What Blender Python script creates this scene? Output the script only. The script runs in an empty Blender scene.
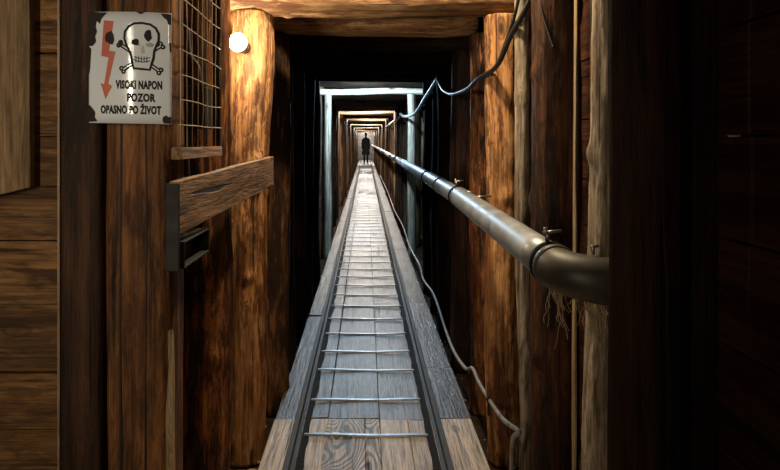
import bpy, bmesh, math, random
from mathutils import Vector, Matrix, noise

S = bpy.context.scene
COL = S.collection
PI = math.pi
H = 1.27                      # eye height above the plank walkway
random.seed(7)

# ------------------------------------------------------------------ helpers
def link(o, parent=None):
    COL.objects.link(o)
    if parent is not None:
        o.parent = parent
    return o

def tag(o, label=None, cat=None, group=None, kind=None):
    if label: o['label'] = label
    if cat: o['category'] = cat
    if group: o['group'] = group
    if kind: o['kind'] = kind
    return o

def obj(name, bm, mat, parent=None, loc=(0, 0, 0), smooth=False, bevel=0.0):
    bmesh.ops.recalc_face_normals(bm, faces=bm.faces)
    me = bpy.data.meshes.new(name)
    bm.to_mesh(me); bm.free()
    for m in (mat if isinstance(mat, (list, tuple)) else [mat]):
        me.materials.append(m)
    if smooth:
        for p in me.polygons: p.use_smooth = True
    o = bpy.data.objects.new(name, me)
    o.location = loc
    link(o, parent)
    if bevel:
        b = o.modifiers.new('bevel', 'BEVEL'); b.width = bevel; b.segments = 2; b.limit_method = 'ANGLE'
    return o

def empty(name, loc, label, cat, group=None):
    o = bpy.data.objects.new(name, None)
    o.location = loc; o.empty_display_size = .1
    link(o); tag(o, label, cat, group)
    return o

def box(bm, x0, x1, y0, y1, z0, z1, jit=0.0, mat=0):
    c = [(x0, y0, z0), (x1, y0, z0), (x1, y1, z0), (x0, y1, z0), (x0, y0, z1), (x1, y0, z1), (x1, y1, z1), (x0, y1, z1)]
    v = [bm.verts.new([a + random.uniform(-jit, jit) for a in p]) for p in c]
    for f in ((0, 3, 2, 1), (4, 5, 6, 7), (0, 1, 5, 4), (1, 2, 6, 5), (2, 3, 7, 6), (3, 0, 4, 7)):
        bm.faces.new([v[i] for i in f]).material_index = mat
    return v

def tube(bm, pts, r, seg=10, caps=True, mat=0):
    pts = [Vector(p) for p in pts]
    rings = []
    up = None
    for i, p in enumerate(pts):
        d = (pts[min(i + 1, len(pts) - 1)] - pts[max(i - 1, 0)]).normalized()
        if up is None:
            up = d.orthogonal().normalized()
        up = (up - d * up.dot(d)).normalized()
        sd = d.cross(up)
        rr = r[i] if isinstance(r, (list, tuple)) else r
        rings.append([bm.verts.new(p + (up * math.cos(2 * PI * k / seg) + sd * math.sin(2 * PI * k / seg)) * rr) for k in range(seg)])
    for a, b in zip(rings, rings[1:]):
        for k in range(seg):
            f = bm.faces.new((a[k], a[(k + 1) % seg], b[(k + 1) % seg], b[k])); f.smooth = True; f.material_index = mat
    if caps:
        bm.faces.new(rings[0][::-1]).material_index = mat
        bm.faces.new(rings[-1]).material_index = mat
    return rings

def spline(pts, n=8):
    P = [Vector(p) for p in pts]
    out = []
    for i in range(len(P) - 1):
        p0 = P[max(i - 1, 0)]; p1 = P[i]; p2 = P[i + 1]; p3 = P[min(i + 2, len(P) - 1)]
        for k in range(n):
            t = k / n
            out.append(.5 * ((2 * p1) + (p2 - p0) * t + (2 * p0 - 5 * p1 + 4 * p2 - p3) * t * t + (3 * p1 - p0 - 3 * p2 + p3) * t ** 3))
    out.append(P[-1])
    return out

# ------------------------------------------------------------------ materials
def nodes(name):
    m = bpy.data.materials.new(name); m.use_nodes = True
    nt = m.node_tree
    b = nt.nodes['Principled BSDF']
    return m, nt, b

def N(nt, t, **kw):
    n = nt.nodes.new(t)
    for k, v in kw.items():
        if k.startswith('i_'):
            key = k[2:]
            n.inputs[int(key) if key.isdigit() else key].default_value = v
        else:
            setattr(n, k, v)
    return n

def ramp(nt, src, stops, interp='LINEAR'):
    r = nt.nodes.new('ShaderNodeValToRGB')
    r.color_ramp.interpolation = interp
    e = r.color_ramp.elements
    while len(e) < len(stops): e.new(.5)
    for el, (p, c) in zip(e, stops):
        el.position = p
        el.color = (c[0], c[1], c[2], 1) if isinstance(c, (tuple, list)) else (c, c, c, 1)
    nt.links.new(src, r.inputs[0])
    return r.outputs[0]

def mix(nt, fac, a, b, mode='MIX'):
    n = nt.nodes.new('ShaderNodeMix'); n.data_type = 'RGBA'; n.blend_type = mode
    for k, v in ((0, fac), (6, a), (7, b)):
        if isinstance(v, (int, float)): n.inputs[k].default_value = v
        elif isinstance(v, (tuple, list)): n.inputs[k].default_value = (v[0], v[1], v[2], 1)
        else: nt.links.new(v, n.inputs[k])
    return n.outputs[2]

def mathn(nt, op, a, b=None):
    n = nt.nodes.new('ShaderNodeMath'); n.operation = op
    for k, v in ((0, a), (1, b)):
        if v is None: continue
        if isinstance(v, (int, float)): n.inputs[k].default_value = v
        else: nt.links.new(v, n.inputs[k])
    return n.outputs[0]

def wood(name, light, mid, dark, axis='Z', patch=0.5, patchcol=(.02, .01, .006), ring=0.3, ringn=40, rough=.7, bump=.35,
         island=False, tone=.35, sc=1.0, knots=True, wane=None, spec=.3, fleck=0.0, bold=False):
    """timber: long grain along one local axis, dark bark patches, knots, growth rings"""
    m, nt, b = nodes(name)
    L = nt.links.new
    tc = N(nt, 'ShaderNodeTexCoord'); oi = N(nt, 'ShaderNodeObjectInfo')
    rnd = oi.outputs['Random']
    if island:
        g = N(nt, 'ShaderNodeNewGeometry'); rnd = mathn(nt, 'ADD', rnd, g.outputs['Random Per Island'])
    off = mathn(nt, 'MULTIPLY', rnd, 53.0)
    add = N(nt, 'ShaderNodeVectorMath', operation='ADD')
    L(tc.outputs['Object'], add.inputs[0]); L(off, add.inputs[1])
    def coords(across, along):
        mp = N(nt, 'ShaderNodeMapping')
        s = [across * sc] * 3; s['XYZ'.index(axis)] = along * sc
        mp.inputs['Scale'].default_value = s
        L(add.outputs[0], mp.inputs[0]); return mp.outputs[0]
    def noi(across, along, detail=5, rg=.6, dist=0.0):
        n = N(nt, 'ShaderNodeTexNoise', i_Scale=1.0, i_Detail=detail, i_Roughness=rg, i_Distortion=dist)
        L(coords(across, along), n.inputs['Vector']); return n.outputs['Fac']
    base = ramp(nt, noi(10, 1.5, 7, .68), [(.34, dark), (.5, mid), (.62, light)])
    streak = noi(60, 2.2, 4, .75)
    col = mix(nt, .9, base, ramp(nt, streak, [(.34, .22), (.52, .95), (.66, 1.25)]), 'MULTIPLY')
    rv = mathn(nt, 'MULTIPLY', noi(5 if bold else 9, 1.6 if bold else .75, 2 if not bold else 1.5, .45), float(ringn))
    rs = mathn(nt, 'FRACT', rv)
    rg = ramp(nt, rs, [(0, .35), (.12, .45), (.6, 1.0), (.85, 1.0), (1, .35)])
    if bold: rg = ramp(nt, rs, [(0, .13), (.32, .2), (.5, 1.0), (.86, 1.0), (1, .13)])
    col = mix(nt, ring, col, rg, 'MULTIPLY')
    tn = N(nt, 'ShaderNodeMapRange'); L(mathn(nt, 'FRACT', mathn(nt, 'MULTIPLY', rnd, 7.31)), tn.inputs[0])
    tn.inputs[3].default_value = 1 - tone; tn.inputs[4].default_value = 1 + tone * .6
    col = mix(nt, 1.0, col, tn.outputs[0], 'MULTIPLY')
    pn = noi(9, 1.7, 8, .68, .4)
    pm = ramp(nt, pn, [(max(0, .69 - patch * .34), 0.0), (max(.02, .76 - patch * .34), .92)])
    col = mix(nt, pm, col, patchcol)
    if fleck:
        fn = noi(30, 8.5, 5, .75, .5); big = noi(5, 1.1, 3, .6)
        fm = mathn(nt, 'MULTIPLY', ramp(nt, fn, [(.47, 0.0), (.545, 1.0)]), ramp(nt, big, [(.38, .12), (.55, 1.0)]))
        col = mix(nt, mathn(nt, 'MULTIPLY', fm, fleck), col, patchcol)
        hl = ramp(nt, noi(28, 3.5, 4, .7), [(.56, 0.0), (.64, .6)])
        col = mix(nt, mathn(nt, 'MULTIPLY', hl, fleck), col, [min(1, q * 1.35) for q in light])
    # long thin drying cracks
    ck = ramp(nt, noi(26, .55, 2, .5), [(.655, 0.0), (.68, .85)])
    col = mix(nt, ck, col, (.012, .007, .004))
    if knots:
        v = N(nt, 'ShaderNodeTexVoronoi', i_Scale=1.0); L(coords(7, 3.0), v.inputs['Vector'])
        km = ramp(nt, v.outputs['Distance'], [(.05, .9), (.11, .35), (.14, .6), (.17, 0.0)])
        col = mix(nt, km, col, (.03, .015, .008))
    if wane:
        # a strip of the timber whose skin has split off and weathered, on one side: a stain with its own edge
        sp = N(nt, 'ShaderNodeSeparateXYZ'); L(tc.outputs['Object'], sp.inputs[0])
        wn = mathn(nt, 'ADD', sp.outputs[wane[0]], mathn(nt, 'MULTIPLY', mathn(nt, 'SUBTRACT', noi(14, 2.2, 5), .5), wane[4] if len(wane) > 4 else .07))
        mr = N(nt, 'ShaderNodeMapRange'); L(wn, mr.inputs[0]); mr.inputs[1].default_value = wane[1]; mr.inputs[2].default_value = wane[1] + wane[2]
        col = mix(nt, mr.outputs[0], mix(nt, .6, wane[3], ramp(nt, streak, [(.3, .5), (.55, 1.0)]), 'MULTIPLY'), col)
    L(col, b.inputs['Base Color'])
    b.inputs['Roughness'].default_value = rough
    b.inputs['Specular IOR Level'].default_value = spec
    hgt = mathn(nt, 'ADD', mathn(nt, 'MULTIPLY', streak, .55), mathn(nt, 'SUBTRACT', mathn(nt, 'MULTIPLY', pn, .9), mathn(nt, 'MULTIPLY', ck, .6)))
    bp = N(nt, 'ShaderNodeBump', i_Strength=min(1, bump * 1.9), i_Distance=.016)
    L(hgt, bp.inputs['Height']); L(bp.outputs[0], b.inputs['Normal'])
    return m

def plain(name, c, rough=.6, metal=0.0, var=.25, scale=20, bump=0.0, spec=.5, c2=None, thr=None):
    m, nt, b = nodes(name); L = nt.links.new
    tc = N(nt, 'ShaderNodeTexCoord')
    n = N(nt, 'ShaderNodeTexNoise', i_Scale=scale, i_Detail=6.0, i_Roughness=.65); L(tc.outputs['Object'], n.inputs['Vector'])
    lo = [x * (1 - var) for x in c]; hi = [min(1, x * (1 + var)) for x in c]
    col = ramp(nt, n.outputs['Fac'], [(.3, lo), (.7, hi)])
    if c2:
        n2 = N(nt, 'ShaderNodeTexNoise', i_Scale=scale * .35, i_Detail=8.0, i_Roughness=.7); L(tc.outputs['Object'], n2.inputs['Vector'])
        col = mix(nt, ramp(nt, n2.outputs['Fac'], [(thr, 0.0), (thr + .08, 1.0)]), col, c2)
    L(col, b.inputs['Base Color'])
    b.inputs['Metallic'].default_value = metal
    L(ramp(nt, n.outputs['Fac'], [(.3, max(0, rough - .08)), (.7, min(1, rough + .1))]), b.inputs['Roughness'])
    b.inputs['Specular IOR Level'].default_value = spec
    if bump:
        bp = N(nt, 'ShaderNodeBump', i_Strength=bump, i_Distance=.01); L(n.outputs['Fac'], bp.inputs['Height']); L(bp.outputs[0], b.inputs['Normal'])
    return m

def glow(name, c, s):
    m, nt, b = nodes(name)
    b.inputs['Base Color'].default_value = (*c, 1); b.inputs['Emission Color'].default_value = (*c, 1)
    b.inputs['Emission Strength'].default_value = s
    return m

M = {}
M['tan_log'] = wood('debarked tan log', (.64, .35, .15), (.48, .22, .075), (.25, .095, .03), patch=.42, patchcol=(.085, .028, .010), ring=.25, fleck=.8)
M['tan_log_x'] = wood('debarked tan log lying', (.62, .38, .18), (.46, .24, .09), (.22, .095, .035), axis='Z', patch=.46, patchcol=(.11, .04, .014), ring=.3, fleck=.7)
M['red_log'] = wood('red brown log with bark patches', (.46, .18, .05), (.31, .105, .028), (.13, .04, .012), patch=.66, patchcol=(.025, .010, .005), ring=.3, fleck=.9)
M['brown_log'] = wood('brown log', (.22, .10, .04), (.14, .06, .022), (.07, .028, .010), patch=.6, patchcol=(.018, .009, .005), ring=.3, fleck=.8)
M['shaded_log'] = wood('log painted as shaded', (.055, .036, .024), (.035, .022, .014), (.018, .011, .007), patch=.55, patchcol=(.008, .005, .004), ring=.2, tone=.3, rough=.95, spec=.08)  # shade of the unlit near frames put into the wood colour
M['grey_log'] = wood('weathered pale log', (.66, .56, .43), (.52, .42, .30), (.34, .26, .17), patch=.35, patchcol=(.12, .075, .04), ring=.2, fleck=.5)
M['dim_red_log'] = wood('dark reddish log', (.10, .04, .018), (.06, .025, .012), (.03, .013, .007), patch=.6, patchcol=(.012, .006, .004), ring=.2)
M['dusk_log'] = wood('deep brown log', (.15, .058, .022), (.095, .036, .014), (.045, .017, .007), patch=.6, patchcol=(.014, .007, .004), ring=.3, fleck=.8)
M['lit_log'] = wood('log painted as lit', (.95, .82, .64), (.86, .72, .55), (.56, .45, .33), patch=.25, patchcol=(.2, .15, .1), ring=.1, fleck=.3)  # lamp light on this frame put into a whiter wood colour
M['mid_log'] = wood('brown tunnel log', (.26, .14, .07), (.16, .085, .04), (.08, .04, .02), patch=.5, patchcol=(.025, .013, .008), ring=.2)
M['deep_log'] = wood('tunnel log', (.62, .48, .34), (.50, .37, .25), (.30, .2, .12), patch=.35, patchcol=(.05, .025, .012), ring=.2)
M['black_wood'] = wood('nearly black stained wood', (.065, .025, .012), (.042, .016, .008), (.018, .007, .004), patch=.5, patchcol=(.008, .005, .004), ring=.2)
M['post_dark'] = wood('dark squared timber', (.075, .034, .014), (.042, .019, .008), (.018, .008, .004), patch=.5, patchcol=(.014, .008, .005), ring=.3)
M['post_brown'] = wood('brown hewn timber', (.29, .125, .038), (.20, .08, .024), (.09, .034, .011), patch=.46, patchcol=(.035, .015, .007), ring=.35, fleck=.5)
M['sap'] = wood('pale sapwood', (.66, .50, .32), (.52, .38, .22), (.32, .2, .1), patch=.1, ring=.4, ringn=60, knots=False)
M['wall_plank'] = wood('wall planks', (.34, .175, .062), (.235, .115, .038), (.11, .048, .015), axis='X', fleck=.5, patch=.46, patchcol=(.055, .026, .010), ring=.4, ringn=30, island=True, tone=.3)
M['cover_board'] = wood('pale upright board', (.36, .25, .13), (.28, .185, .09), (.18, .11, .05), axis='Z', patch=.3, patchcol=(.08, .045, .02), ring=.45, knots=False, fleck=.3)
M['lean_board'] = wood('figured brace board', (.42, .25, .12), (.32, .18, .08), (.20, .10, .04), axis='Y', patch=.12, patchcol=(.06, .03, .015), ring=.65, ringn=17, knots=False)
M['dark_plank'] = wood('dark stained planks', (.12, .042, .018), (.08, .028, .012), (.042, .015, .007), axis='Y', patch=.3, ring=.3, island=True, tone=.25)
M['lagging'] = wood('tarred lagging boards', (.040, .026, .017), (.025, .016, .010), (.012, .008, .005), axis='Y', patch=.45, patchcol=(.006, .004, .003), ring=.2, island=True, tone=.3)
M['deck'] = wood('worn walkway planks', (.195, .18, .165), (.135, .125, .115), (.07, .064, .058), axis='Y', patch=.36, patchcol=(.075, .055, .045), fleck=.4, ring=.35, ringn=30, rough=.43, bump=.2, island=True, tone=.28, spec=.45)
M['deck_new'] = wood('fresh walkway planks', (.62, .50, .37), (.52, .41, .295), (.35, .26, .175), axis='Y', patch=.22, patchcol=(.16, .10, .055), ring=.3, ringn=30, rough=.43, bump=.25, island=True, tone=.15, spec=.45)
M['deck_fig'] = wood('plank with bold growth rings', (.58, .48, .37), (.50, .41, .31), (.38, .30, .22), axis='Y', patch=.1, patchcol=(.12, .075, .04), ring=.9, ringn=34, bold=True, rough=.42, bump=.3, island=True, tone=.05, knots=False, spec=.5)
M['steel'] = plain('galvanised steel pipe', (.40, .425, .44), .46, .55, .25, 9, .12, c2=(.16, .16, .15), thr=.58)
M['cast'] = plain('grey cast elbow', (.085, .082, .068), .48, .4, .2, 14, .08)
M['rubber'] = plain('black rubber', (.008, .008, .008), .9, spec=.1)
M['rail_dark'] = plain('dirty rail steel', (.06, .058, .056), .62, .3, .35, 30, .2)
M['rail_top'] = plain('worn rail head', (.16, .16, .165), .42, .8, .25, 30)
M['tie'] = plain('worn steel tie bar', (.30, .32, .345), .42, .8, .25, 25)
M['black_steel'] = plain('black steel', (.012, .012, .008), .65, .1, .3, 20)
M['zinc'] = plain('zinc fittings', (.45, .44, .42), .35, .9, .2, 30)
M['grey_wire'] = plain('galvanised wire', (.50, .42, .32), .6, .1, .2, 40)
M['cable_black'] = plain('black cable', (.030, .028, .026), .45, 0, .2, 30)
M['cable_grey'] = plain('grey conduit', (.34, .32, .28), .5, 0, .2, 30, c2=(.16, .12, .08), thr=.56)
M['dirt'] = plain('dark earth', (.045, .027, .016), .95, 0, .5, 14, .9, spec=.1)
M['soot'] = plain('black coal dust', (.012, .012, .013), .8, 0, .5, 60, .8, spec=.2)
M['stone'] = plain('pale stone chips', (.30, .25, .19), .85, 0, .4, 30, .3)
M['tow'] = plain('hemp tow', (.52, .38, .22), .9, 0, .3, 20)
M['enamel'] = plain('white enamel', (.82, .89, .94), .07, 0, .04, 6, spec=.6)
M['ink'] = plain('black enamel', (.012, .012, .012), .6, spec=.2)
M['red'] = plain('red enamel', (.60, .13, .06), .5, 0, .12, 12)
M['rust'] = plain('rusted bare iron', (.020, .012, .009), .75, 0, .5, 60)
M['shade_grey'] = plain('grey enamel shading', (.38, .37, .35), .3)
M['bulb'] = glow('lit bulb', (1.0, .86, .66), 240)
M['socket'] = plain('bakelite socket', (.03, .025, .02), .4)
M['cloth'] = plain('dark coat', (.012, .012, .014), .85, 0, .2)
M['skin'] = plain('skin', (.42, .26, .19), .55, 0, .1)
M['hair'] = plain('dark hair', (.012, .009, .007), .6)

# ------------------------------------------------------------------ logs
def log(name, mat, p0, p1, r0, r1, seed, label, cat='post', group=None, seg=28, rings=46, wob=.07, bend=.012, stubs=0):
    p0, p1 = Vector(p0), Vector(p1)
    ax = p1 - p0; Ln = ax.length
    bm = bmesh.new()
    so = Vector((seed * 3.7, seed * 1.9, seed * 5.3))
    R = []
    rs = random.Random(seed)
    kn = [(rs.uniform(.1, .9) * Ln, rs.uniform(0, 2 * PI), rs.uniform(.018, .032), rs.uniform(.006, .014)) for _ in range(stubs)]
    for i in range(rings + 1):
        t = i / rings; z = t * Ln
        r = r0 + (r1 - r0) * t
        cx = bend * noise.noise(Vector((t * 2.2, 0, 0)) + so) * 2; cy = bend * noise.noise(Vector((0, t * 2.2, 4)) + so) * 2
        env = min(1, t * 8, (1 - t) * 8)
        row = []
        for k in range(seg):
            a = 2 * PI * k / seg
            q = Vector((math.cos(a) * 1.1, math.sin(a) * 1.1, z * 1.3)) + so
            q2 = Vector((math.cos(a) * 4, math.sin(a) * 4, z * 3.2)) + so
            rr = r * (1 + wob * noise.noise(q) * 1.6 + wob * .28 * noise.noise(q2) * 2)
            if seg >= 28: rr += .0035 * noise.noise(Vector((math.cos(a) * 9, math.sin(a) * 9, z * 7)) + so) + .0022 * noise.noise(Vector((math.cos(a) * 20, math.sin(a) * 20, z * 22)) + so)
            for kz, ka, ks, kh in kn:
                da = (a - ka + PI) % (2 * PI) - PI
                d2 = ((z - kz) ** 2 + (da * r) ** 2) / ks ** 2
                if d2 < 6: rr += kh * math.exp(-d2)
            row.append(bm.verts.new((cx * env + math.cos(a) * rr, cy * env + math.sin(a) * rr, z)))
        R.append(row)
    for a, b in zip(R, R[1:]):
        for k in range(seg):
            bm.faces.new((a[k], a[(k + 1) % seg], b[(k + 1) % seg], b[k])).smooth = True
    for row, zz in ((R[0], -.006), (R[-1], Ln + .006)):
        c = sum((v.co for v in row), Vector()) / seg
        inner = [bm.verts.new(c + (v.co - c) * .93 + Vector((0, 0, zz - v.co.z))) for v in row]
        for k in range(seg):
            bm.faces.new((row[k], row[(k + 1) % seg], inner[(k + 1) % seg], inner[k]))
        bm.faces.new(inner)
    o = obj(name, bm, mat)
    o.location = p0
    o.rotation_mode = 'QUATERNION'
    o.rotation_quaternion = Vector((0, 0, 1)).rotation_difference(ax.normalized())
    return tag(o, label, cat, group)

ORD = ['', 'first', 'second', 'third', 'fourth', 'fifth', 'sixth', 'seventh', 'eighth', 'ninth', 'tenth', 'eleventh', 'twelfth', 'thirteenth',
       'fourteenth', 'fifteenth', 'sixteenth', 'seventeenth', 'eighteenth', 'nineteenth', 'twentieth'] + \
      ['twenty-' + w for w in ('first', 'second', 'third', 'fourth', 'fifth', 'sixth', 'seventh', 'eighth', 'ninth')] + ['thirtieth'] + \
      ['thirty-' + w for w in ('first', 'second', 'third', 'fourth', 'fifth', 'sixth', 'seventh', 'eighth', 'ninth')] + ['fortieth']

G = -.11        # ground beside the walkway
B = H + .54     # underside of the cap logs

# first set, the tunnel mouth, lit by the bulb
log('log_post', M['tan_log'], (-.535, 3.05, G), (-.505, 3.05, B + .01), .092, .100, 3, 'stout tan log post behind the lit bulb at the tunnel mouth', stubs=12, rings=170, seg=64)
log('log_post', M['tan_log'], (.600, 3.02, G), (.585, 3.02, B - .005), .072, .072, 5, 'bright tan debarked log post on the pipe side of the tunnel mouth', stubs=8, rings=150, seg=56)
log('cap_log', M['tan_log_x'], (-.80, 3.05, B + .105), (.86, 3.05, B + .085), .105, .098, 8, 'bright tan cap log across the tunnel mouth, top edge of view', 'beam', stubs=8, rings=150, seg=56)
# second set
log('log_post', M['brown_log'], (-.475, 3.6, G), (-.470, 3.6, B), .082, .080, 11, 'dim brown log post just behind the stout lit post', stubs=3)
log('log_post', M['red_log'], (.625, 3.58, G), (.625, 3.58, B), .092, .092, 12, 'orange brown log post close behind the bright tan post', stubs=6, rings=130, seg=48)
log('cap_log', M['tan_log_x'], (-.74, 3.6, B + .095), (.565, 3.6, B + .095), .098, .095, 14, 'reddish brown cap log, second from the tunnel mouth, with round cut end', 'beam', stubs=3)
Ys = [4.25, 4.95, 5.65, 6.35, 8.15, 9.2, 10.3, 11.4, 12.5, 13.75, 15.0, 16.3, 17.5, 18.85, 20.1, 21.4, 22.6, 23.9]
y = 25.3
while y < 45: Ys.append(y); y += 1.45
for i, Y in enumerate(Ys):
    n = i + 3
    rr = random.Random(n)
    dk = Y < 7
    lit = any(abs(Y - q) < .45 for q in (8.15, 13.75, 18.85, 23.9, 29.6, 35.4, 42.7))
    mat = M['shaded_log'] if dk else (M['lit_log'] if Y < 9 else (M['deep_log'] if lit else M['mid_log']))  # frames past a lamp coloured paler, the rest darker: light and shade painted in
    pr = .043 if lit else .096; cr = .034 if lit else .097  # lit frames slimmed to stand in for narrow lit edges
    if lit and Y > 9: lx, rx = -.505, .565
    far = Y > 12
    seg, rg = (14, 14) if far else (24, 36)
    if Y > 24: seg, rg = 10, 6
    lx = -.52 if dk else (-.438 if Y < 9 else -.57); rx = .615 if n == 3 else (.61 if dk else (.553 if Y < 9 else .61))
    lx += rr.uniform(-.015, .015); rx += rr.uniform(-.012, .012)
    tone = 'shade-darkened' if dk else ('white-lit pale' if Y < 9 else 'weathered')
    gl, gr_, gc = (None, None, None)
    lean = rr.uniform(-.015, .015)
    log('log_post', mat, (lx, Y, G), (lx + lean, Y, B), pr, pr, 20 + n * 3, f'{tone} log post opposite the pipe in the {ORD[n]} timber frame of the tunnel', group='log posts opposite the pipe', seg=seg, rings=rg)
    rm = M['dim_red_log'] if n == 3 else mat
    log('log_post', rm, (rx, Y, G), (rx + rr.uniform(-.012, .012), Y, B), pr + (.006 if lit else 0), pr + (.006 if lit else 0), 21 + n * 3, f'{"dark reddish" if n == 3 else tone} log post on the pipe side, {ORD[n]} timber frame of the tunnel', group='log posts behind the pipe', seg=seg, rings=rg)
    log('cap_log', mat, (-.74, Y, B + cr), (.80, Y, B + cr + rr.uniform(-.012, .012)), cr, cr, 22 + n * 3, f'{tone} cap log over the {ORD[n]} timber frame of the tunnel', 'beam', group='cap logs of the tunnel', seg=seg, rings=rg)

for Y, w in ((8.24, 'white-lit'),):
    log('shade_log', M['shaded_log'], (-.76, Y, B + .155), (.80, Y, B + .155), .075, .075, 401, 'added dark log standing in for the shade above the white-lit frame', 'beam')  # added dark log in place of the cap's shaded upper face
    log('log_post', M['mid_log'], (-.575, Y, G), (-.57, Y, B + .09), .085, .085, 402, 'olive brown log post tucked outside the white-lit post')
# right side of the vestibule
log('thin_pole', M['grey_log'], (.612, 2.70, G), (.607, 2.70, 2.60), .024, .028, 131, 'thin pale weathered pole between bright tan post and dark brown log', 'pole', stubs=6, bend=.012, wob=.1, rings=70)
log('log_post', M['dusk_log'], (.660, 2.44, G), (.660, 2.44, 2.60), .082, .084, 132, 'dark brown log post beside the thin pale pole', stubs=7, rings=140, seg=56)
log('log_post', M['grey_log'], (.704, 2.02, G), (.708, 2.02, 2.60), .060, .062, 133, 'pale weathered log post behind the elbow pipe, half hidden by the black board', stubs=7, rings=140, seg=48, wob=.1)
bm = bmesh.new(); rows = []
for i in range(40):
    z = G + i / 39 * (2.60 - G); e = .006 * noise.noise(Vector((z * 2.2, 5, 5))) + .003 * noise.noise(Vector((z * 9, 5, 5)))
    rows.append([bm.verts.new(p) for p in ((.471 + e, 1.358, z), (.485 + e, 1.346, z), (.55, 1.335, z), (.602, 1.342, z), (.618, 1.36, z), (.616, 1.382, z), (.485 + e, 1.38, z))])
for a, b in zip(rows, rows[1:]):
    for k in range(7): bm.faces.new((a[k], a[(k + 1) % 7], b[(k + 1) % 7], b[k])).smooth = True
bm.faces.new(rows[0]); bm.faces.new(rows[-1])
tag(obj('slab_board', bm, M['black_wood']), 'wide nearly black slab board the elbow pipe disappears behind', 'board')
bm = bmesh.new()
prev = None
for i in range(25):
    t = i / 24; z = G + t * (2.60 - G)
    x = .652 + .012 * t + .004 * noise.noise(Vector((t * 5, 3, 1))); w = .0028 + .0022 * noise.noise(Vector((t * 7, 1, 9))); yy = 2.18
    ring = [bm.verts.new(p) for p in ((x - w, yy, z), (x + w, yy, z), (x + w, yy + .03, z), (x - w, yy + .03, z))]
    if prev:
        for k in range(4): bm.faces.new((prev[k], prev[(k + 1) % 4], ring[(k + 1) % 4], ring[k]))
    else: bm.faces.new(ring)
    prev = ring
bm.faces.new(prev)
tag(obj('split_lath', bm, M['sap']), 'narrow pale split lath standing between dark brown log and black log', 'lath')
bm = bmesh.new(); box(bm, .745, .90, 2.30, 2.33, G, 2.60)
tag(obj('upright_board', bm, M['brown_log'], bevel=.004), 'upright brown board filling the gap behind the narrow pale lath', 'board')
bm = bmesh.new(); box(bm, .610, .699, 1.388, 1.45, G, 2.60)
tag(obj('squared_post', bm, M['black_wood'], bevel=.006), 'squared black post at the end of the dark plank wall', 'post')

# left side of the vestibule
def hewn(name, mat, x0, x1, y0, y1, label, seed, round_=.35):
    bm = bmesh.new(); rows = []
    n = 72; prof = []
    cx, cy, hx, hy = (x0 + x1) / 2, (y0 + y1) / 2, (x1 - x0) / 2, (y1 - y0) / 2
    for k in range(n):
        a = 2 * PI * k / n; c, s = math.cos(a), math.sin(a)
        e = round_
        prof.append((math.copysign(abs(c) ** e, c), math.copysign(abs(s) ** e, s)))
    for i in range(110):
        z = G + i / 109 * (2.60 - G); row = []
        for k, (px, py) in enumerate(prof):
            w = 1 + .035 * noise.noise(Vector((px * 1.5 + seed, py * 1.5, z * 1.4))) + .02 * noise.noise(Vector((px * 5 + seed, py * 5, z * 4))) + .010 * noise.noise(Vector((px * 14 + seed, py * 14, z * 6)))
            row.append(bm.verts.new((px * hx * w, py * hy * w, z)))
        rows.append(row)
    for a, b in zip(rows, rows[1:]):
        for k in range(n): bm.faces.new((a[k], a[(k + 1) % n], b[(k + 1) % n], b[k])).smooth = True
    bm.faces.new(rows[0]); bm.faces.new(rows[-1])
    return tag(obj(name, bm, mat, loc=(cx, cy, 0)), label, 'post')
hewn('squared_post', M['post_dark'], -.792, -.680, 1.80, 1.95, 'dark squared post between plank wall and brown post, under sign edge', 1.0)
pb = hewn('squared_post', M['post_brown'], -.678, -.503, 1.80, 1.97, 'brown squared post carrying the high voltage sign', 2.7, .42)
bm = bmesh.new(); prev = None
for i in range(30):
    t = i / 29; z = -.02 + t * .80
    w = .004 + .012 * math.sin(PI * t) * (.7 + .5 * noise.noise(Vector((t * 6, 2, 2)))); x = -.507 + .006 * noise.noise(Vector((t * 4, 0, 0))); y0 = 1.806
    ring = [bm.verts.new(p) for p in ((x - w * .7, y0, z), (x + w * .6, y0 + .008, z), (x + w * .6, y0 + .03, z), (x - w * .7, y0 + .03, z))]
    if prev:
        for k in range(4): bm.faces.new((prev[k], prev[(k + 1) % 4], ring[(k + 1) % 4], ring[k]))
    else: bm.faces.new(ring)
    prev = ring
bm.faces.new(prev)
tag(obj('sapwood_edge', bm, M['sap'], pb, loc=(.5905, -1.885, 0)), 'pale split sapwood edge, painted as lit')  # split sapwood; the light on it is put into its pale colour
for (px, w, nm) in ((-.630, .0035, 'crack'), (-.565, .0022, 'crack')):
    bm = bmesh.new(); prev = None
    for i in range(40):
        t = i / 39; z = -.05 + t * 2.05; x = px + .010 * noise.noise(Vector((t * 3, px * 9, 0))); ww = w * (.6 + .7 * abs(noise.noise(Vector((t * 5, px, 4)))))
        pr = [bm.verts.new((x - ww, 1.7975, z)), bm.verts.new((x + ww, 1.7975, z)), bm.verts.new((x + ww, 1.83, z)), bm.verts.new((x - ww, 1.83, z))]
        if prev:
            for k in range(4): bm.faces.new((prev[k], prev[(k + 1) % 4], pr[(k + 1) % 4], pr[k]))
        else: bm.faces.new(pr)
        prev = pr
    bm.faces.new(prev)
    tag(obj('crack', bm, M['rust'], pb, loc=(.5905, -1.885, 0)), 'long black drying crack')
log('log_post', M['red_log'], (-.590, 2.50, G), (-.565, 2.50, 2.60), .100, .100, 141, 'dark reddish log post behind the wire mesh cage', stubs=8, rings=150, seg=56)

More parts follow.
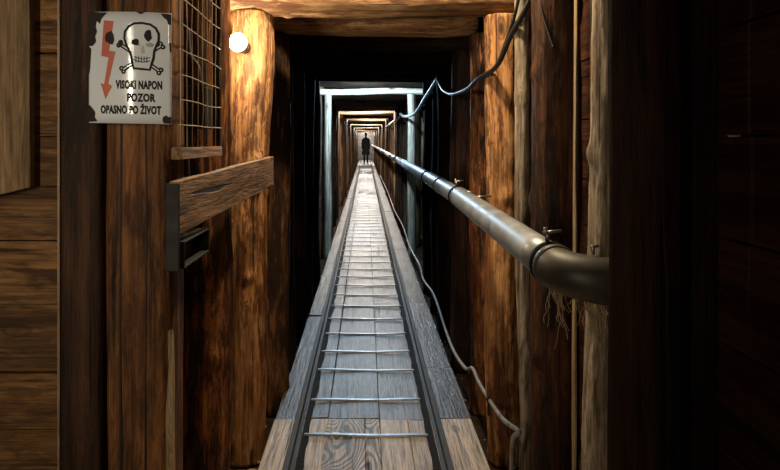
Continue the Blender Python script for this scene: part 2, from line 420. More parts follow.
# ------------------------------------------------------------------ setting
bm = bmesh.new()
n = 60
gx = [-2.4 + 4.2 * i / 42 for i in range(43)]; gy = [-1.5 + 9.5 * i / 95 for i in range(96)] + [8.5 + i * 1.5 for i in range(28)]
gv = [[bm.verts.new((x, y_, G - .01 + .022 * noise.noise(Vector((x * 5, y_ * 5, 0))) + .012 * noise.noise(Vector((x * 17, y_ * 17, 3))))) for x in gx] for y_ in gy]
for a, b in zip(gv, gv[1:]):
    for k in range(len(gx) - 1): bm.faces.new((a[k], a[k + 1], b[k + 1], b[k])).smooth = True
tag(obj('floor', bm, M['dirt']), kind='structure')

bm = bmesh.new()     # left wall of the vestibule facing the camera
zs = [G, .14, .31, .486, .640, .825, .999, 1.145, 1.281, 1.509, 1.70, 1.88, 2.06, 2.25, 2.43, 2.61]
for a, b in zip(zs, zs[1:]): box(bm, -2.4, -.832 + random.uniform(-.004, .004), 1.90 + random.uniform(0, .006), 1.935, a + .0015, b - .0015, .001)
tag(obj('wall_left', bm, M['wall_plank'], bevel=.002), kind='structure')
bm = bmesh.new(); box(bm, -.834, -.828, 1.893, 1.945, G, 2.61, .001)  # added pale strip standing in for raw plank ends and a lit gap
tag(obj('lit_edge_strip_1', bm, M['sap']), kind='structure')
bm = bmesh.new()     # tunnel sides
def lag(bm, x0, x1, y0, y1, nrow, z0=G - .04, z1=2.02):
    for k in range(nrow):
        a = z0 + (z1 - z0) * k / nrow; b = z0 + (z1 - z0) * (k + 1) / nrow
        yy = y0
        while yy < y1 - .01:
            e = min(y1, yy + random.uniform(1.8, 3.0))
            box(bm, x0, x1, yy + .002, e - .002, a + .002, b - .002, .003)
            yy = e
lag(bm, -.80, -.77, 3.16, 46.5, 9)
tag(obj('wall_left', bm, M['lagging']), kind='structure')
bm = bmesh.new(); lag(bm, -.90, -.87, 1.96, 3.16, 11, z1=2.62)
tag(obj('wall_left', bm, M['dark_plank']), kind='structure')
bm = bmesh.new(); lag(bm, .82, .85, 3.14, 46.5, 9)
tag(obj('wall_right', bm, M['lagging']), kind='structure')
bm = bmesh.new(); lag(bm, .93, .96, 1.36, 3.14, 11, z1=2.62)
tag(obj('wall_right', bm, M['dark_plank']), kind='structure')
bm = bmesh.new()
zs = [G, .26, .47, .67, .875, 1.08, 1.28, 1.49, 1.72, 2.04, 2.34, 2.62]
for a, b in zip(zs, zs[1:]): box(bm, .700 + random.uniform(0, .004), .74, -1.5, 1.40, a + .002, b - .002, .001)
box(bm, .745, .765, -1.5, 1.44, G, 2.62)
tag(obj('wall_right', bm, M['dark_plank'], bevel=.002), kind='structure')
bm = bmesh.new()
yy = -1.5
while yy < 46.5:
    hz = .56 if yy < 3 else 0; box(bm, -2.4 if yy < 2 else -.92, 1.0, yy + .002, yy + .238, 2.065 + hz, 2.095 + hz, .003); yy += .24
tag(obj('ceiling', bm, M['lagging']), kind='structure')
bm = bmesh.new()
for k in range(9): box(bm, -.8, .85, 46.5, 46.53, G + k * .24, G + k * .24 + .236, .002)
tag(obj('wall_back', bm, M['deck']), kind='structure')

bm = bmesh.new()
for k in range(3): box(bm, -.92, 1.0, 3.10, 3.135, 2.03 + k * .2, 2.226 + k * .2, .002)
tag(obj('wall_front', bm, M['lagging']), kind='structure')
# plank walkway
bm = bmesh.new()
cols = [(-.415, -.285, .0), (-.283, -.172, .0), (-.170, .064, .0), (.066, .300, .0), (.302, .482, .0)]
rd = random.Random(5)
for ci, (x0, x1, _) in enumerate(cols):
    yy = 3.19 + rd.uniform(-.02, .02)
    if ci == 3: box(bm, .192, x1, .9, yy - .003, -.045, .001, .001, mat=1)
    box(bm, x0 - (.0 if ci != 2 else .004), x1 if ci != 3 else .190, .9, yy - .003, -.045, rd.uniform(-.001, .003), .001, mat=2 if ci == 2 else 1)
    box(bm, x0, x1, -1.5, .897, -.045, rd.uniform(-.002, .002), .001, mat=1)
    first = True
    while yy < 46:
        ln = rd.uniform(1.5, 2.8)
        if first and ci in (4, 0): ln = .72 if ci == 4 else 1.9
        first = False
        e = min(46.4, yy + ln)
        box(bm, x0 + rd.uniform(-.002, .003), x1 + rd.uniform(-.002, .001), yy + .002, e - .002, -.045, rd.uniform(-.003, .003), .0015, mat=0)
        yy = e
wk = obj('plank_walkway', bm, [M['deck'], M['deck_new'], M['deck_fig']], bevel=.002)
tag(wk, 'worn plank walkway running down the middle of the tunnel floor', 'walkway')

# rails: small mine rail with foot, web and head
def rail(xc, label):
    prof = [(-.021, 0), (.021, 0), (.021, .005), (.006, .010), (.005, .028), (.012, .032), (.012, .043), (.009, .046), (-.009, .046), (-.012, .043), (-.012, .032), (-.005, .028), (-.006, .010), (-.021, .005)]
    bm = bmesh.new(); prev = None
    yy = -1.5
    while yy <= 46.01:
        dx = .006 * noise.noise(Vector((yy * .35, xc * 9, 0)))
        ring = [bm.verts.new((p[0] + dx, yy, p[1])) for p in prof]
        if prev:
            for k in range(len(prof)):
                f = bm.faces.new((prev[k], prev[(k + 1) % len(prof)], ring[(k + 1) % len(prof)], ring[k])); f.material_index = 1 if k == (6 if xc < 0 else 8) else 0
        else: bm.faces.new(ring)
        prev = ring; yy += .5
    bm.faces.new(prev)
    return tag(obj('rail', bm, [M['rail_dark'], M['rail_top']], loc=(xc, 0, .003)), label, 'rail', 'mine rails on the walkway')
rail(-.298, 'narrow mine rail on the walkway side away from the pipe')
rail(.318, 'narrow mine rail on the walkway side below the pipe')
bm = bmesh.new()
for x0, x1, sg in ((-.272, -.243, 1), (.262, .292, -1)):
    prev = None; yy = -1.2
    while yy < 46:
        w = .010 * noise.noise(Vector((yy * 6, x0, 0)))
        a, b = (x0, x1 + w) if sg > 0 else (x0 + w, x1)
        ring = [bm.verts.new(p) for p in ((a, yy, .0035), (a, yy, .012 if sg > 0 else .006), (b, yy, .006 if sg > 0 else .012), (b, yy, .0035))]
        if prev:
            for k in range(4): bm.faces.new((prev[k], prev[(k + 1) % 4], ring[(k + 1) % 4], ring[k]))
        else: bm.faces.new(ring)
        prev = ring; yy += .08 if yy < 9 else .5
    bm.faces.new(prev)
tag(obj('coal_dust', bm, M['soot']), 'black coal dust packed along the inner sides of both rails', 'dust', kind='stuff')

# tie bars between the rails
def tie_mesh():
    bm = bmesh.new(); prev = None
    for i in range(13):
        t = i / 12; x = -.262 + t * .528
        yb = .010 * math.sin(t * 4) * .6; zb = .004 + .003 * math.sin(t * 7 + 1)
        w = .011 if 0 < i < 12 else .008
        ring = [bm.verts.new(p) for p in ((x, yb - w, zb), (x, yb - w * .75, zb + .007), (x, yb + w * .75, zb + .007), (x, yb + w, zb))]
        if prev:
            for k in range(4): bm.faces.new((prev[k], prev[(k + 1) % 4], ring[(k + 1) % 4], ring[k])).smooth = False
        else: bm.faces.new(ring)
        prev = ring
    bm.faces.new(prev); return bm
ys = [2.61, 3.00, 3.41, 3.85, 4.19]
while ys[-1] < 45.5: ys.append(ys[-1] + (.385 if ys[-1] < 30 else .8))
t0 = obj('tie_bar', tie_mesh(), M['tie'])
for i, yv in enumerate(ys):
    o = t0 if i == 0 else t0.copy()
    if i: COL.objects.link(o)
    o.location = (0, yv, .002); o.rotation_euler.z = random.uniform(-.022, .022)
    nm = ORD[i + 1] if i < 16 else None
    if i == 0: lb = 'steel tie bar crossing the walkway at the very bottom edge'
    elif i < 16: lb = f'steel tie bar between the rails, {ORD[i]} one up from the bottom of the photo'
    else: lb = 'steel tie bar between the rails, deep in the lit tunnel'
    tag(o, lb, 'tie bar', 'steel tie bars deep in the tunnel' if i >= 16 else 'steel tie bars on the walkway')

# ------------------------------------------------------------------ ventilation pipe
PX = .42
def pz(Y):
    pts = [(1.45, H - .281), (1.56, H - .277), (3.16, H - .250), (4.71, H - .246), (8, H - .246), (46, H - .255)]
    for (a, za), (b, zb) in zip(pts, pts[1:]):
        if Y <= b: return za + (zb - za) * (Y - a) / (b - a)
    return pts[-1][1]
pipe = empty('steel_pipe', (PX, 1.63, 0), 'long grey steel pipe with an elbow running down the side of the tunnel', 'pipe')
def off(bm): bmesh.ops.translate(bm, verts=bm.verts, vec=(-PX, -1.63, 0)); return bm
joints = [1.578, 3.16, 3.90, 4.71, 5.91, 7.6, 9.1, 10.7, 12.6, 14.5, 16.4, 18.3, 20.2, 23, 26, 29, 32, 35, 38, 41, 44, 46.2]
for k, (a, b) in enumerate(zip(joints, joints[1:])):
    bm = bmesh.new(); r = .044 if k == 0 else (.0415 if k < 4 else .040)
    m = 12 if k < 6 else 2
    tube(bm, [(PX, a + (b - a) * i / m, pz(a + (b - a) * i / m)) for i in range(m + 1)], r, 32 if k < 6 else 14)
    obj('pipe_section', off(bm), M['steel'], pipe)
    if k < 10:
        bm = bmesh.new(); w = .014 if k == 0 else .020
        tube(bm, [(PX, a - w, pz(a)), (PX, a - w * .6, pz(a)), (PX, a + w * .6, pz(a)), (PX, a + w, pz(a))], [r + .001, r + .006, r + .006, r + .001], 32)
        c = obj('coupling_ring', off(bm), M['rubber'] if k in (0, 1, 3) else M['zinc'], pipe)
        if k < 2:     # wing bolt on top of the clamp
            bm = bmesh.new()
            z = pz(a) + r + .006
            tube(bm, [(PX - .01, a, z), (PX - .01, a, z + .022)], .005, 8)
            tube(bm, [(PX - .02, a, z + .020), (PX + .022, a, z + .024)], .0038, 8)
            tube(bm, [(PX - .014, a, z + .014), (PX - .014, a, z + .032)], .0042, 8)
            bmesh.ops.translate(bm, verts=bm.verts, vec=(0, 0, 0))
            obj('wing_bolt', off(bm), M['zinc'], c)
# elbow: bell collar, bend, spigot into the black log
bm = bmesh.new()
rb = .085; ye = 1.562; z = pz(1.56) - .001
pts = [(PX, ye, z), (PX, ye - .012, z)]
for i in range(1, 19):
    a = (PI / 2) * i / 18
    pts.append((PX + rb - rb * math.cos(a), ye - .012 - rb * math.sin(a), z - .016 * i / 18))
pts += [(PX + rb + .02 + .02 * i, ye - .012 - rb, z - .016) for i in range(5)]
tube(bm, pts, [.0465] * 2 + [.0465 + .003 * i / 17 for i in range(18)] + [.0495] * 5, 36)
obj('elbow', off(bm), M['cast'], pipe)
bm = bmesh.new()
tube(bm, [(PX, ye - .002, z), (PX, ye - .008, z), (PX, ye - .022, z), (PX, ye - .028, z)], [.0465, .0500, .0500, .0462], 36)
obj('elbow_collar', off(bm), M['cast'], pipe)
bm = bmesh.new()
tube(bm, [(PX + .062, ye - .080, z + .038), (PX + .062, ye - .080, z + .058)], .004, 8)
tube(bm, [(PX + .055, ye - .080, z + .053), (PX + .073, ye - .080, z + .056)], .0035, 8)
obj('wing_bolt', off(bm), M['zinc'], pipe)
bm = bmesh.new()
tube(bm, [(PX + .040, 2.93, pz(2.9) + .02), (.53, 2.95, pz(2.9) + .022)], .0045, 8)
tube(bm, [(PX, 2.91, pz(2.9) + .045), (PX + .03, 2.915, pz(2.9) + .038), (PX + .041, 2.93, pz(2.9) + .026), (PX + .043, 2.93, pz(2.9) + .012)], .004, 8)
obj('pipe_hanger', off(bm), M['zinc'], pipe)

# hemp tow hanging from the joint
bm = bmesh.new(); rt = random.Random(9)
for k in range(60):
    x = PX - .02 + rt.uniform(0, .13); yv = 1.55 - max(0, x - PX) * .8 + rt.uniform(-.02, .02); zv = z - .038
    ln = rt.uniform(.03, .10) if k < 50 else rt.uniform(.10, .16)
    p = [(x, yv, zv)]
    dx, dy = rt.uniform(-.3, .6), rt.uniform(-.4, .2)
    for i in range(1, 7):
        q = p[-1]; p.append((q[0] + dx * ln / 6 + rt.uniform(-.006, .006), q[1] + dy * ln / 6 + rt.uniform(-.004, .004), q[2] - ln / 6 + rt.uniform(-.004, .006)))
    tube(bm, spline(p, 3), rt.uniform(.0006, .0013), 5)
tag(obj('hemp_tow', bm, M['tow']), 'loose hemp fibres hanging below the pipe elbow joint', 'fibres', kind='stuff')

# ------------------------------------------------------------------ cables
def cable(name, pts, r, mat, label, cat='cable', n=8, clips=None):
    bm = bmesh.new(); tube(bm, spline(pts, n), r, 10)
    return tag(obj(name, bm, mat), label, cat)
cable('power_cable', [(.66, 2.45, 2.00), (.605, 2.58, 1.79), (.565, 2.72, 1.68), (.535, 2.86, 1.575), (.498, 3.10, 1.545), (.497, 3.42, 1.525), (.487, 3.95, 1.535), (.49, 4.45, 1.60),
                      (.51, 5.0, 1.72)], .0105, M['cable_black'], 'thick black cable sagging from the top past the bright tan post', n=8)
cable('power_cable', [(.59, 2.62, 1.95), (.575, 2.66, 1.78), (.555, 2.78, 1.655), (.54, 2.88, 1.585), (.527, 3.02, 1.555)], .007, M['cable_black'], 'thinner black cable twisted alongside the thick sagging cable')
cable('grey_cable', [(.515, 5.0, 1.715), (.505, 5.8, 1.64), (.49, 6.9, 1.545), (.45, 8.0, 1.55), (.43, 8.6, 1.60), (.455, 9.2, 1.60), (.46, 10.3, 1.58), (.47, 12.5, 1.60), (.47, 16, 1.58)], .016, M['cable_grey'],
      'grey cable hanging in zigzag beside the white-lit post')
cable('wire_end', [(.592, 2.385, 1.80), (.600, 2.375, 1.71), (.622, 2.36, 1.62), (.632, 2.352, 1.585)], .004, M['cable_black'], 'short loose black wire end in front of the dark brown log', 'wire')
cd = cable('conduit', [(.545, 2.59, -.08), (.540, 2.585, .06), (.535, 2.535, .19), (.545, 2.49, .236), (.53, 2.69, .20), (.53, 2.99, .164), (.522, 3.22, .16), (.520, 3.40, .165), (.515, 3.60, .10), (.503, 3.97, .075), (.50, 4.35, .09),
               (.50, 4.8, .13), (.50, 5.22, .14), (.49, 5.9, .10), (.50, 6.48, .12), (.49, 7.8, .10), (.50, 9.4, .13), (.49, 12, .10), (.5, 16, .12), (.5, 24, .1)], .0092, M['cable_grey'],
           'grey flexible conduit snaking along the walkway edge below the pipe', 'conduit')
bm = bmesh.new(); tube(bm, [(.53, 2.975, .168), (.53, 3.005, .162)], .014, 10); box(bm, .522, .545, 2.98, 3.0, .10, .165)
obj('cable_clip', bm, M['black_steel'], cd)

# ------------------------------------------------------------------ cage, bulb, boards on the left
cage = empty('wire_cage', (-.475, 1.8, 1.2), 'rectangular wire mesh guard beside the high voltage sign', 'cage')
bm = bmesh.new(); cx = -.475
rw = random.Random(3)
for k in range(9):
    yv = 1.80 + k * .06
    p = [(cx + rw.uniform(-.002, .002), yv + rw.uniform(-.004, .004), 1.255 + i * .11) for i in range(8)]
    tube(bm, p, .0016, 6)
for k in range(8):
    zv = 1.313 + k * .0645
    if k >= 0: tube(bm, [(cx + rw.uniform(-.003, .003), 1.79 + i * .1, zv + rw.uniform(-.003, .003)) for i in range(6)], .0016, 6)
bmesh.ops.translate(bm, verts=bm.verts, vec=(.475, -1.8, -1.2)); obj('wire_mesh', bm, M['grey_wire'], cage)
bm = bmesh.new(); box(bm, -.497, -.470, 1.79, 2.30, 1.222, 1.252, .001); bmesh.ops.translate(bm, verts=bm.verts, vec=(.475, -1.8, -1.2))
obj('sill', bm, M['lean_board'], cage, bevel=.002)
bm = bmesh.new(); box(bm, -.497, -.472, 2.278, 2.302, 1.254, 2.02, .001); bmesh.ops.translate(bm, verts=bm.verts, vec=(.475, -1.8, -1.2))
obj('corner_stile', bm, M['brown_log'], cage, bevel=.002)
fb = empty('fuse_box', (-.56, 2.31, 1.25), 'black fuse box with cables inside the wire cage', 'fuse box')
bm = bmesh.new(); box(bm, -.05, .035, -.04, .10, .06, .20); obj('housing', bm, M['black_steel'], fb, bevel=.006)
bm = bmesh.new(); box(bm, -.045, .030, -.048, -.038, .075, .185); obj('lid', bm, M['black_steel'], fb, bevel=.003)
bm = bmesh.new()
tube(bm, spline([(-.02, .0, .06), (-.02, -.02, -.05), (-.01, -.04, -.16)], 6), .006, 8); obj('cable', bm, M['cable_black'], fb)
bm = bmesh.new(); tube(bm, spline([(.01, .03, .20), (.0, .03, .27), (-.03, .05, .31), (-.04, .06, .40)], 6), .007, 8); obj('cable', bm, M['cable_black'], fb)

lb = empty('light_bulb', (-.508, 2.78, H + .392), 'lit warm bulb in front of the stout tan post', 'light')
bm = bmesh.new(); bmesh.ops.create_uvsphere(bm, u_segments=20, v_segments=14, radius=.036)
for v in bm.verts:
    if v.co.y > 0: v.co.y *= 1.2
obj('glass_bulb', bm, M['bulb'], lb, smooth=True)
bm = bmesh.new(); tube(bm, [(0, .042, 0), (0, .050, 0), (0, .10, 0), (0, .17, 0)], [.017, .021, .021, .026], 16); obj('socket', bm, M['socket'], lb)

# brace board nailed along the side
bm = bmesh.new()
P0, P1 = (1.62, -.430, H - .094, H - .217), (2.86, -.375, H - .063, H - .180)
prev = None
for i in range(13):
    t = i / 12
    yv, xv, zt, zb = [a + (b - a) * t for a, b in zip(P0, P1)]
    zt += .002 * noise.noise(Vector((t * 6, 0, 0))); zb += .003 * noise.noise(Vector((t * 6, 9, 0)))
    ring = [bm.verts.new(p) for p in ((xv - .025, yv, zb), (xv, yv, zb), (xv, yv, zt), (xv - .025, yv, zt))]
    if prev:
        for k in range(4): bm.faces.new((prev[k], prev[(k + 1) % 4], ring[(k + 1) % 4], ring[k]))
    else: bm.faces.new(ring)
    prev = ring
bm.faces.new(prev)
tag(obj('brace_board', bm, M['lean_board'], bevel=.002), 'sloping grained board nailed from sign post across stout tan post', 'board')
# black channel bracket under it
bm = bmesh.new()
def bb(*a): box(bm, *a)
x0, x1, y0, y1, z0, z1 = -.468, -.424, 1.64, 1.90, H - .300, H - .236
bb(x0, x0 + .006, y0, y1, z0, z1); bb(x0 + .006, x1, y0, y1, z0, z0 + .005); bb(x0 + .006, x1, y0, y1, z1 - .005, z1)
bb(x0 + .006, x1, y0, y0 + .006, z0 + .005, z1 - .005); bb(x0 + .006, x1, y1 - .006, y1, z0 + .005, z1 - .005)
bb(-.459, -.4285, 1.608, 1.616, z0, H - .098); bb(-.459, -.440, 1.616, 1.645, z0, z0 + .05)
br = tag(obj('steel_box', bm, M['black_steel'], bevel=.0015), 'open black steel box fixed below the sloping board', 'box')
bm = bmesh.new(); bb(x0 - .036, x0, 1.83, 1.89, z0 + .005, z1 - .005); obj('mounting_tab', bm, M['black_steel'], br)
# pale upright board nailed over the plank wall
bm = bmesh.new()
zt = 2.60; xl, xr = -1.15, -.893
v = [(xl, 1.862, 1.085), (xr, 1.862, H - .124), (xr, 1.862, zt), (xl, 1.862, zt)]
a = [bm.verts.new(p) for p in v]; b = [bm.verts.new((p[0], p[1] + .03, p[2])) for p in v]
bm.faces.new(a); bm.faces.new(b[::-1])
for k in range(4): bm.faces.new((a[k], a[(k + 1) % 4], b[(k + 1) % 4], b[k]))
tag(obj('upright_board', bm, M['cover_board'], bevel=.003), 'pale upright board nailed over the plank wall, upper left corner', 'board')

# ------------------------------------------------------------------ high voltage sign (curved enamel plate)
SX, SY, SZ = -.597, 1.775, H
U0, U1, V0, V1 = 262., 512., 32., 375.
K = 1.762 / 700 / 2.99
def spt(u, v, d=0.0):
    x = ((u - 5) / 2.99 - 365.5) * 1.762 / 700
    zz = H + (141 - (v - 4 + (u - 387) * .018) / 2.99) * 1.762 / 700
    c = (u - 392) / 125.
    yv = 1.768 + .013 * c * c - d
    return (x, yv, zz)
sign = empty('warning_sign', spt(387, 200), 'white enamel high voltage sign with skull, red arrow and black lettering', 'sign')
O = Vector(spt(387, 200))
def sobj(name, bm, mat, parent=sign, label=None, wrap=True):
    if wrap:
        bm.normal_update()
        for k in range(26):
            geom = bm.verts[:] + bm.edges[:] + bm.faces[:]
            bmesh.ops.bisect_plane(bm, geom=geom, plane_co=(264 + k * 10, 0, 0), plane_no=(1, 0, 0), dist=1e-4)
        for v in bm.verts: v.co = Vector(spt(v.co.x, v.co.y, v.co.z))
    bmesh.ops.translate(bm, verts=bm.verts, vec=-O if parent is sign else (0, 0, 0))
    o = obj(name, bm, mat, parent)
    if label: o['label'] = label
    return o
bm = bmesh.new(); nu, nv = 28, 10
fr = [[bm.verts.new(spt(U0 + (U1 - U0) * i / nu, V0 + 6 + (V1 - V0 - 8) * j / nv, .0012)) for i in range(nu + 1)] for j in range(nv + 1)]
bk = [[bm.verts.new(spt(U0 + (U1 - U0) * i / nu, V0 + 6 + (V1 - V0 - 8) * j / nv, -.0012)) for i in range(nu + 1)] for j in range(nv + 1)]
for g in (fr, bk):
    for j in range(nv):
        for i in range(nu): bm.faces.new((g[j][i], g[j][i + 1], g[j + 1][i + 1], g[j + 1][i])).smooth = True
for j in range(nv):
    for i in (0, nu): bm.faces.new((fr[j][i], fr[j + 1][i], bk[j + 1][i], bk[j][i]))
for i in range(nu):
    for j in (0, nv): bm.faces.new((fr[j][i], fr[j][i + 1], bk[j][i + 1], bk[j][i]))
sobj('plate', bm, M['enamel'], wrap=False)

def flat(bm, poly, d=.0020):
    """a filled outline given in sign units, laid on the curved plate"""
    vs = [bm.verts.new((u, v, d)) for u, v in poly]
    f = bm.faces.new(vs); f.normal_update()
    bmesh.ops.triangulate(bm, faces=[f])
def blob(bm, u, v, ru, rv, seed, n=22, w=.22, d=.0024):
    poly = []
    for k in range(n):
        a = 2 * PI * k / n; r = 1 + w * 2 * noise.noise(Vector((math.cos(a) * 1.6 + seed, math.sin(a) * 1.6, seed)))
        poly.append((u + ru * r * math.cos(a), v + rv * r * math.sin(a)))
    flat(bm, poly, d)
def stroke(bm, pts, w, d=.0020, closed=False):
    n = len(pts)
    L, R = [], []
    for i, (u, v) in enumerate(pts):
        a = pts[(i - 1) % n] if (closed or i > 0) else pts[i]; b = pts[(i + 1) % n] if (closed or i < n - 1) else pts[i]
        dx, dy = b[0] - a[0], b[1] - a[1]; l = math.hypot(dx, dy) or 1
        L.append(bm.verts.new((u - dy / l * w / 2, v + dx / l * w / 2, d))); R.append(bm.verts.new((u + dy / l * w / 2, v - dx / l * w / 2, d)))
    for i in range(n if closed else n - 1):
        j = (i + 1) % n; bm.faces.new((L[i], L[j], R[j], R[i]))
bm = bmesh.new()
flat(bm, [(311, 64), (342, 66), (328, 155), (348, 158), (325, 254), (337, 262), (316, 301), (301, 253), (312, 256), (326, 176), (303, 171)])
sobj('lightning_arrow', bm, M['red'])
# crossbones
bones = []
bm = bmesh.new(); bw = bmesh.new()
def bone(a, b, w):
    (ax, ay), (bx, by) = a, b
    dx, dy = bx - ax, by - ay; l = math.hypot(dx, dy); dx /= l; dy /= l
    def one(g, w_, kr, d):
        flat(g, [(ax - dy * w_, ay + dx * w_), (bx - dy * w_, by + dx * w_), (bx + dy * w_, by - dx * w_), (ax + dy * w_, ay - dx * w_)], d)
        for (cx_, cy_, s) in ((ax, ay, -1), (bx, by, 1)):
            for q in (-1, 1): blob(g, cx_ + dx * s * 3 - dy * q * 5.5, cy_ + dy * s * 3 + dx * q * 5.5, kr, kr, 1, 14, 0, d)
    one(bm, w, 7.5, .0018); one(bw, w * .28, 2.2, .0021)
bone((372, 211), (482, 138), 6.5); bone((477, 213), (363, 136), 6.5)
sobj('crossbones', bm, M['ink']); bo = sobj('bone_fill', bw, M['enamel'])
# skull
sk = [(375, 118), (377, 98), (388, 82), (405, 73), (428, 71), (452, 75), (468, 86), (476, 102), (476, 122), (468, 142), (463, 156), (461, 176), (456, 192), (450, 211), (428, 209), (403, 207), (399, 190), (396, 172), (392, 158), (382, 140)]
bm = bmesh.new(); flat(bm, sk, .0023); skull = sobj('skull', bm, M['enamel'])
bm = bmesh.new(); stroke(bm, sk, 7, .0027, True)
stroke(bm, [(402, 180), (415, 186), (432, 188), (452, 184)], 2.5, .0027); stroke(bm, [(404, 172), (418, 177), (434, 179), (452, 174)], 2.2, .0027)
for u in (410, 418, 426, 434, 442): stroke(bm, [(u, 171), (u, 190)], 2.6, .0027)
blob(bm, 409, 129, 13, 9, 4, 20, .2, .0027); blob(bm, 446, 108, 11, 17, 6, 22, .15, .0027)
o = sobj('skull_outline', bm, M['ink'])
bm = bmesh.new(); blob(bm, 430, 152, 6, 12, 3, 16, .2, .0026); blob(bm, 449, 136, 12, 7, 8, 16, .25, .0026); blob(bm, 418, 137, 8, 5, 2, 14, .2, .0026); sobj('skull_shading', bm, M['shade_grey'])
# lettering
def text(s, u0, u1, v0, v1, d=.0022):
    cu = bpy.data.curves.new('t', 'FONT'); cu.body = s; cu.size = 1; cu.offset = .05; cu.resolution_u = 3; cu.space_character = 1.08
    to = bpy.data.objects.new('t', cu); COL.objects.link(to)
    dg = bpy.context.evaluated_depsgraph_get(); me = bpy.data.meshes.new_from_object(to.evaluated_get(dg))
    bpy.data.objects.remove(to); bpy.data.curves.remove(cu)
    b = bmesh.new(); b.from_mesh(me); bpy.data.meshes.remove(me)
    xs = [v.co.x for v in b.verts]
    top = .71    # cap height
    x0, x1 = min(xs), max(xs)
    cap = max(v.co.y for v in b.verts) if 'Ž' not in s else .735
    for v in b.verts:
        u = u0 + (v.co.x - x0) / (x1 - x0) * (u1 - u0); vv = v1 - v.co.y / cap * (v1 - v0)
        v.co = (u, vv, d)
    return b
for s, a in (('VISOKI NAPON', (348, 486, 243, 268)), ('POZOR', (383, 467, 282, 306)), ('OPASNO PO ŽIVOT', (301, 483, 319, 343))):
    sobj('lettering', text(s, *a), M['ink'])
# rusted spots and chipped corners
bm = bmesh.new(); blob(bm, 331, 117, 14, 20, 11, 24, .2, .0030)
sobj('rust_spot', bm, M['rust'], label='black rusted spot'); bm = bmesh.new(); blob(bm, 362, 134, 8, 9, 12, 16, .3, .0030)
sobj('rust_spot', bm, M['rust'], label='black rusted spot')
def chip(pts):
    b = bmesh.new(); flat(b, pts, .0029); sobj('rust_chip', b, M['rust'], label='chipped black rusted edge')
chip([(262, 37), (300, 40), (322, 42), (312, 50), (303, 60), (299, 74), (288, 66), (285, 82), (289, 98), (283, 112), (286, 128), (276, 140), (262, 142)])
chip([(262, 142), (270, 150), (266, 210), (262, 230)])
chip([(262, 318), (272, 326), (283, 340), (282, 356), (290, 368), (262, 370)])
chip([(412, 38), (434, 38), (430, 43), (420, 44)]); chip([(482, 40), (512, 42), (512, 74), (503, 72), (500, 60), (488, 50)])
chip([(488, 352), (498, 346), (503, 352), (512, 350), (512, 372), (492, 371), (487, 364)])
chip([(506, 130), (512, 126), (512, 160), (508, 154)])

# ------------------------------------------------------------------ stone chips and rubble on the ground
bm = bmesh.new(); rs = random.Random(21)
for k in range(260):
    sd = rs.random() < .6
    x = rs.uniform(.50, .80) if sd else rs.uniform(-.60, -.43)
    yv = rs.uniform(2.3, 7.5)
    s = rs.uniform(.004, .014)
    mt = bmesh.ops.create_icosphere(bm, subdivisions=1, radius=s)
    for v in mt['verts']:
        v.co = Vector((v.co.x * rs.uniform(.7, 1.2), v.co.y * rs.uniform(.7, 1.2), v.co.z * .7)) + Vector((x, yv, G + .004))
for (x, yv, s) in ((-.515, 2.86, .030), (-.465, 2.88, .024), (-.44, 2.84, .018), (-.56, 2.80, .02)):
    mt = bmesh.ops.create_icosphere(bm, subdivisions=2, radius=s)
    for v in mt['verts']: v.co = Vector((v.co.x * 1.3, v.co.y, v.co.z * .8)) * (1 + .3 * noise.noise(v.co * 60)) + Vector((x, yv, G + .012))
tag(obj('rubble', bm, M['stone']), 'small pale stone chips scattered on the earth beside the walkway', 'rubble', kind='stuff')

# ------------------------------------------------------------------ person far down the tunnel
def skin_body(name, verts, edges, radii, mat, parent=None, root=0, sub=2):
    me = bpy.data.meshes.new(name); me.from_pydata(verts, edges, []); me.materials.append(mat)
    o = bpy.data.objects.new(name, me); link(o, parent)
    sm = o.modifiers.new('skin', 'SKIN'); sm.use_smooth_shade = True
    for i, r in enumerate(radii):
        sv = me.skin_vertices[0].data[i]; sv.radius = (r, r) if not isinstance(r, tuple) else r; sv.use_root = (i == root)
    o.modifiers.new('sub', 'SUBSURF').levels = sub; o.modifiers['sub'].render_levels = sub
    return o
per = empty('person', (.02, 38.6, .004), 'person in a long dark coat standing far down the tunnel', 'person')
V, E, R = [], [], []
def ad(p, r, par=None):
    V.append(p); R.append(r); i = len(V) - 1
    if par is not None: E.append((par, i))
    return i
pel = ad((0, 0, .95), (.15, .11)); sp1 = ad((0, 0, 1.10), (.135, .10), pel); sp2 = ad((0, 0, 1.28), (.16, .11), sp1); ch = ad((0, 0, 1.42), (.12, .09), sp2)
nk = ad((0, -.01, 1.50), .052, ch); hd = ad((0, -.02, 1.57), (.070, .082), nk); hd2 = ad((0, -.015, 1.66), (.074, .092), hd); ad((0, -.01, 1.73), (.05, .06), hd2)
for s in (-1, 1):
    hp = ad((s * .09, 0, .88), .085, pel); kn = ad((s * .10, -.01, .49), .058, hp); an = ad((s * .10, .01, .09), .04, kn); ad((s * .11, -.15, .03), (.04, .028), an)
    sh = ad((s * .185, 0, 1.40), .056, ch); el = ad((s * .225, .01, 1.12), .042, sh); wr = ad((s * .235, -.03, .88), .028, el); pm = ad((s * .235, -.045, .80), (.018, .034), wr)
    for q, ln in ((-.026, .065), (-.009, .078), (.008, .074), (.025, .058)):
        f1 = ad((s * .235, -.045 + q, .755), .009, pm); ad((s * .230, -.050 + q, .755 - ln), .008, f1)
    th = ad((s * .232, -.085, .80), .010, wr); ad((s * .228, -.098, .765), .009, th)
skin_body('body', V, E, R, M['skin'], per)
bm = bmesh.new()
prof = [(.27, .19, .52), (.25, .175, .70), (.215, .155, .95), (.19, .14, 1.10), (.215, .145, 1.28), (.215, .13, 1.41), (.12, .09, 1.485), (.075, .075, 1.515)]
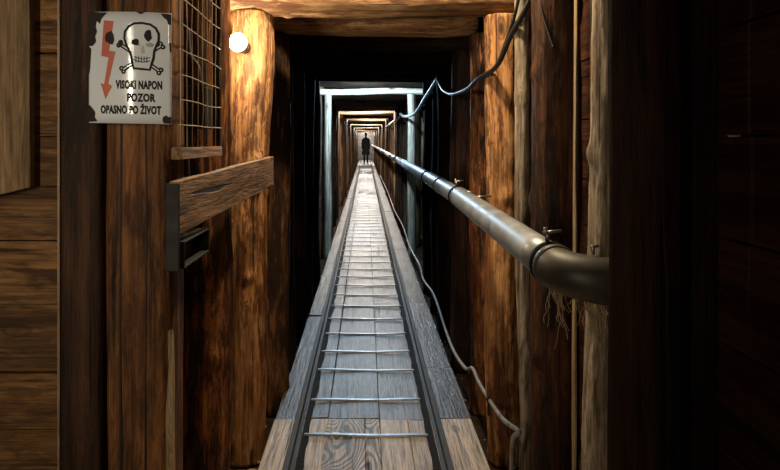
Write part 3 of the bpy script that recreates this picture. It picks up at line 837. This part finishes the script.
rows = [[bm.verts.new((a * math.cos(2 * PI * k / 20), b_ * math.sin(2 * PI * k / 20), zz)) for k in range(20)] for a, b_, zz in prof]
for a, b_ in zip(rows, rows[1:]):
    for k in range(20): bm.faces.new((a[k], a[(k + 1) % 20], b_[(k + 1) % 20], b_[k])).smooth = True
for s in (-1, 1): tube(bm, [(s * .17, 0, 1.42), (s * .205, 0, 1.36), (s * .232, .01, 1.12), (s * .242, -.03, .87)], [.05, .068, .056, .045], 14)
obj('coat', bm, M['cloth'], per)
bm = bmesh.new()
for s in (-1, 1):
    tube(bm, [(s * .09, 0, .85), (s * .10, -.01, .49), (s * .10, .01, .08)], [.10, .075, .058], 14)
    tube(bm, [(s * .105, .06, .035), (s * .108, -.03, .045), (s * .112, -.13, .030), (s * .113, -.19, .022)], [.034, .044, .044, .02], 12)
obj('trousers', bm, M['cloth'], per)
bm = bmesh.new(); bmesh.ops.create_uvsphere(bm, u_segments=16, v_segments=12, radius=.105)
for v in list(bm.verts):
    if v.co.y < -.03 and v.co.z < .045: bm.verts.remove(v)
for v in bm.verts: v.co = Vector((v.co.x * .86, v.co.y * 1.0, v.co.z * 1.2)) + Vector((0, .005, 1.655))
obj('hair', bm, M['hair'], per, smooth=True)
bm = bmesh.new(); bmesh.ops.create_cone(bm, segments=8, radius1=.016, radius2=.004, depth=.04)
for v in bm.verts: v.co = Vector((v.co.x, -.118 - v.co.z * .2, 1.625 + v.co.z))
obj('nose', bm, M['skin'], per, smooth=True)

per.scale = (.84, .84, .97)
# ------------------------------------------------------------------ lights
def point(name, loc, W, c, r=.05):
    l = bpy.data.lights.new(name, 'POINT'); l.energy = W; l.color = c; l.shadow_soft_size = r
    o = bpy.data.objects.new(name, l); o.location = loc; COL.objects.link(o); return o
LZ = H + .62
point('tunnel lamp', (-.05, 7.55, LZ), 108, (.50, .76, 1.0))
for yv, w, c in ((13.1, 150, (1, .90, .78)), (18.2, 160, (1, .92, .82)), (23.25, 160, (1, .93, .85)), (28.9, 160, (1, .93, .85)), (34.7, 180, (1, .9, .74)), (41.9, 260, (1, .92, .82)), (45.2, 200, (1, .92, .82))):
    point('tunnel lamp', (0, yv, LZ), w, c)
point('vestibule lamp', (.10, 2.46, 2.50), 100, (1.0, .78, .50), .06)
l = bpy.data.lights.new('room tube lamp', 'AREA'); l.shape = 'RECTANGLE'; l.size = .025; l.size_y = 1.0; l.energy = 4.6; l.color = (1, .84, .64); l.spread = math.radians(75)
o = bpy.data.objects.new('room tube lamp', l); COL.objects.link(o); o.location = (-1.42, -.75, 1.45)
o.rotation_euler = (Vector((-.80, 1.85, 1.25)) - o.location).to_track_quat('-Z', 'Y').to_euler()
l = bpy.data.lights.new('added fill spot', 'SPOT'); l.energy = 15; l.color = (1, .74, .45); l.spot_size = math.radians(46); l.spot_blend = .6; l.shadow_soft_size = .08  # extra aimed fill, added to brighten the left side and the caged log
o = bpy.data.objects.new('added fill spot', l); COL.objects.link(o); o.location = (.15, -.9, 1.95)
o.rotation_euler = (Vector((-.68, 2.3, 1.15)) - o.location).to_track_quat('-Z', 'Y').to_euler()
w = bpy.data.worlds.new('World'); S.world = w; w.use_nodes = True
w.node_tree.nodes['Background'].inputs[0].default_value = (1, .72, .45, 1); w.node_tree.nodes['Background'].inputs[1].default_value = .012

# ------------------------------------------------------------------ camera
c = bpy.data.cameras.new('camera'); c.sensor_width = 36; c.lens = 36 * 700 / 780
c.shift_x = 24.5 / 780; c.shift_y = -94 / 780; c.clip_start = .02; c.clip_end = 200
co = bpy.data.objects.new('camera', c); COL.objects.link(co); co.location = (0, 0, H); co.rotation_euler = (PI / 2, 0, 0)
S.camera = co
vs = S.view_settings; vs.view_transform = 'Standard'; vs.look = 'None'; vs.gamma = 1; vs.use_curve_mapping = False; vs.exposure = 0
S.cycles.use_denoising = True
S.cycles.max_bounces = 8
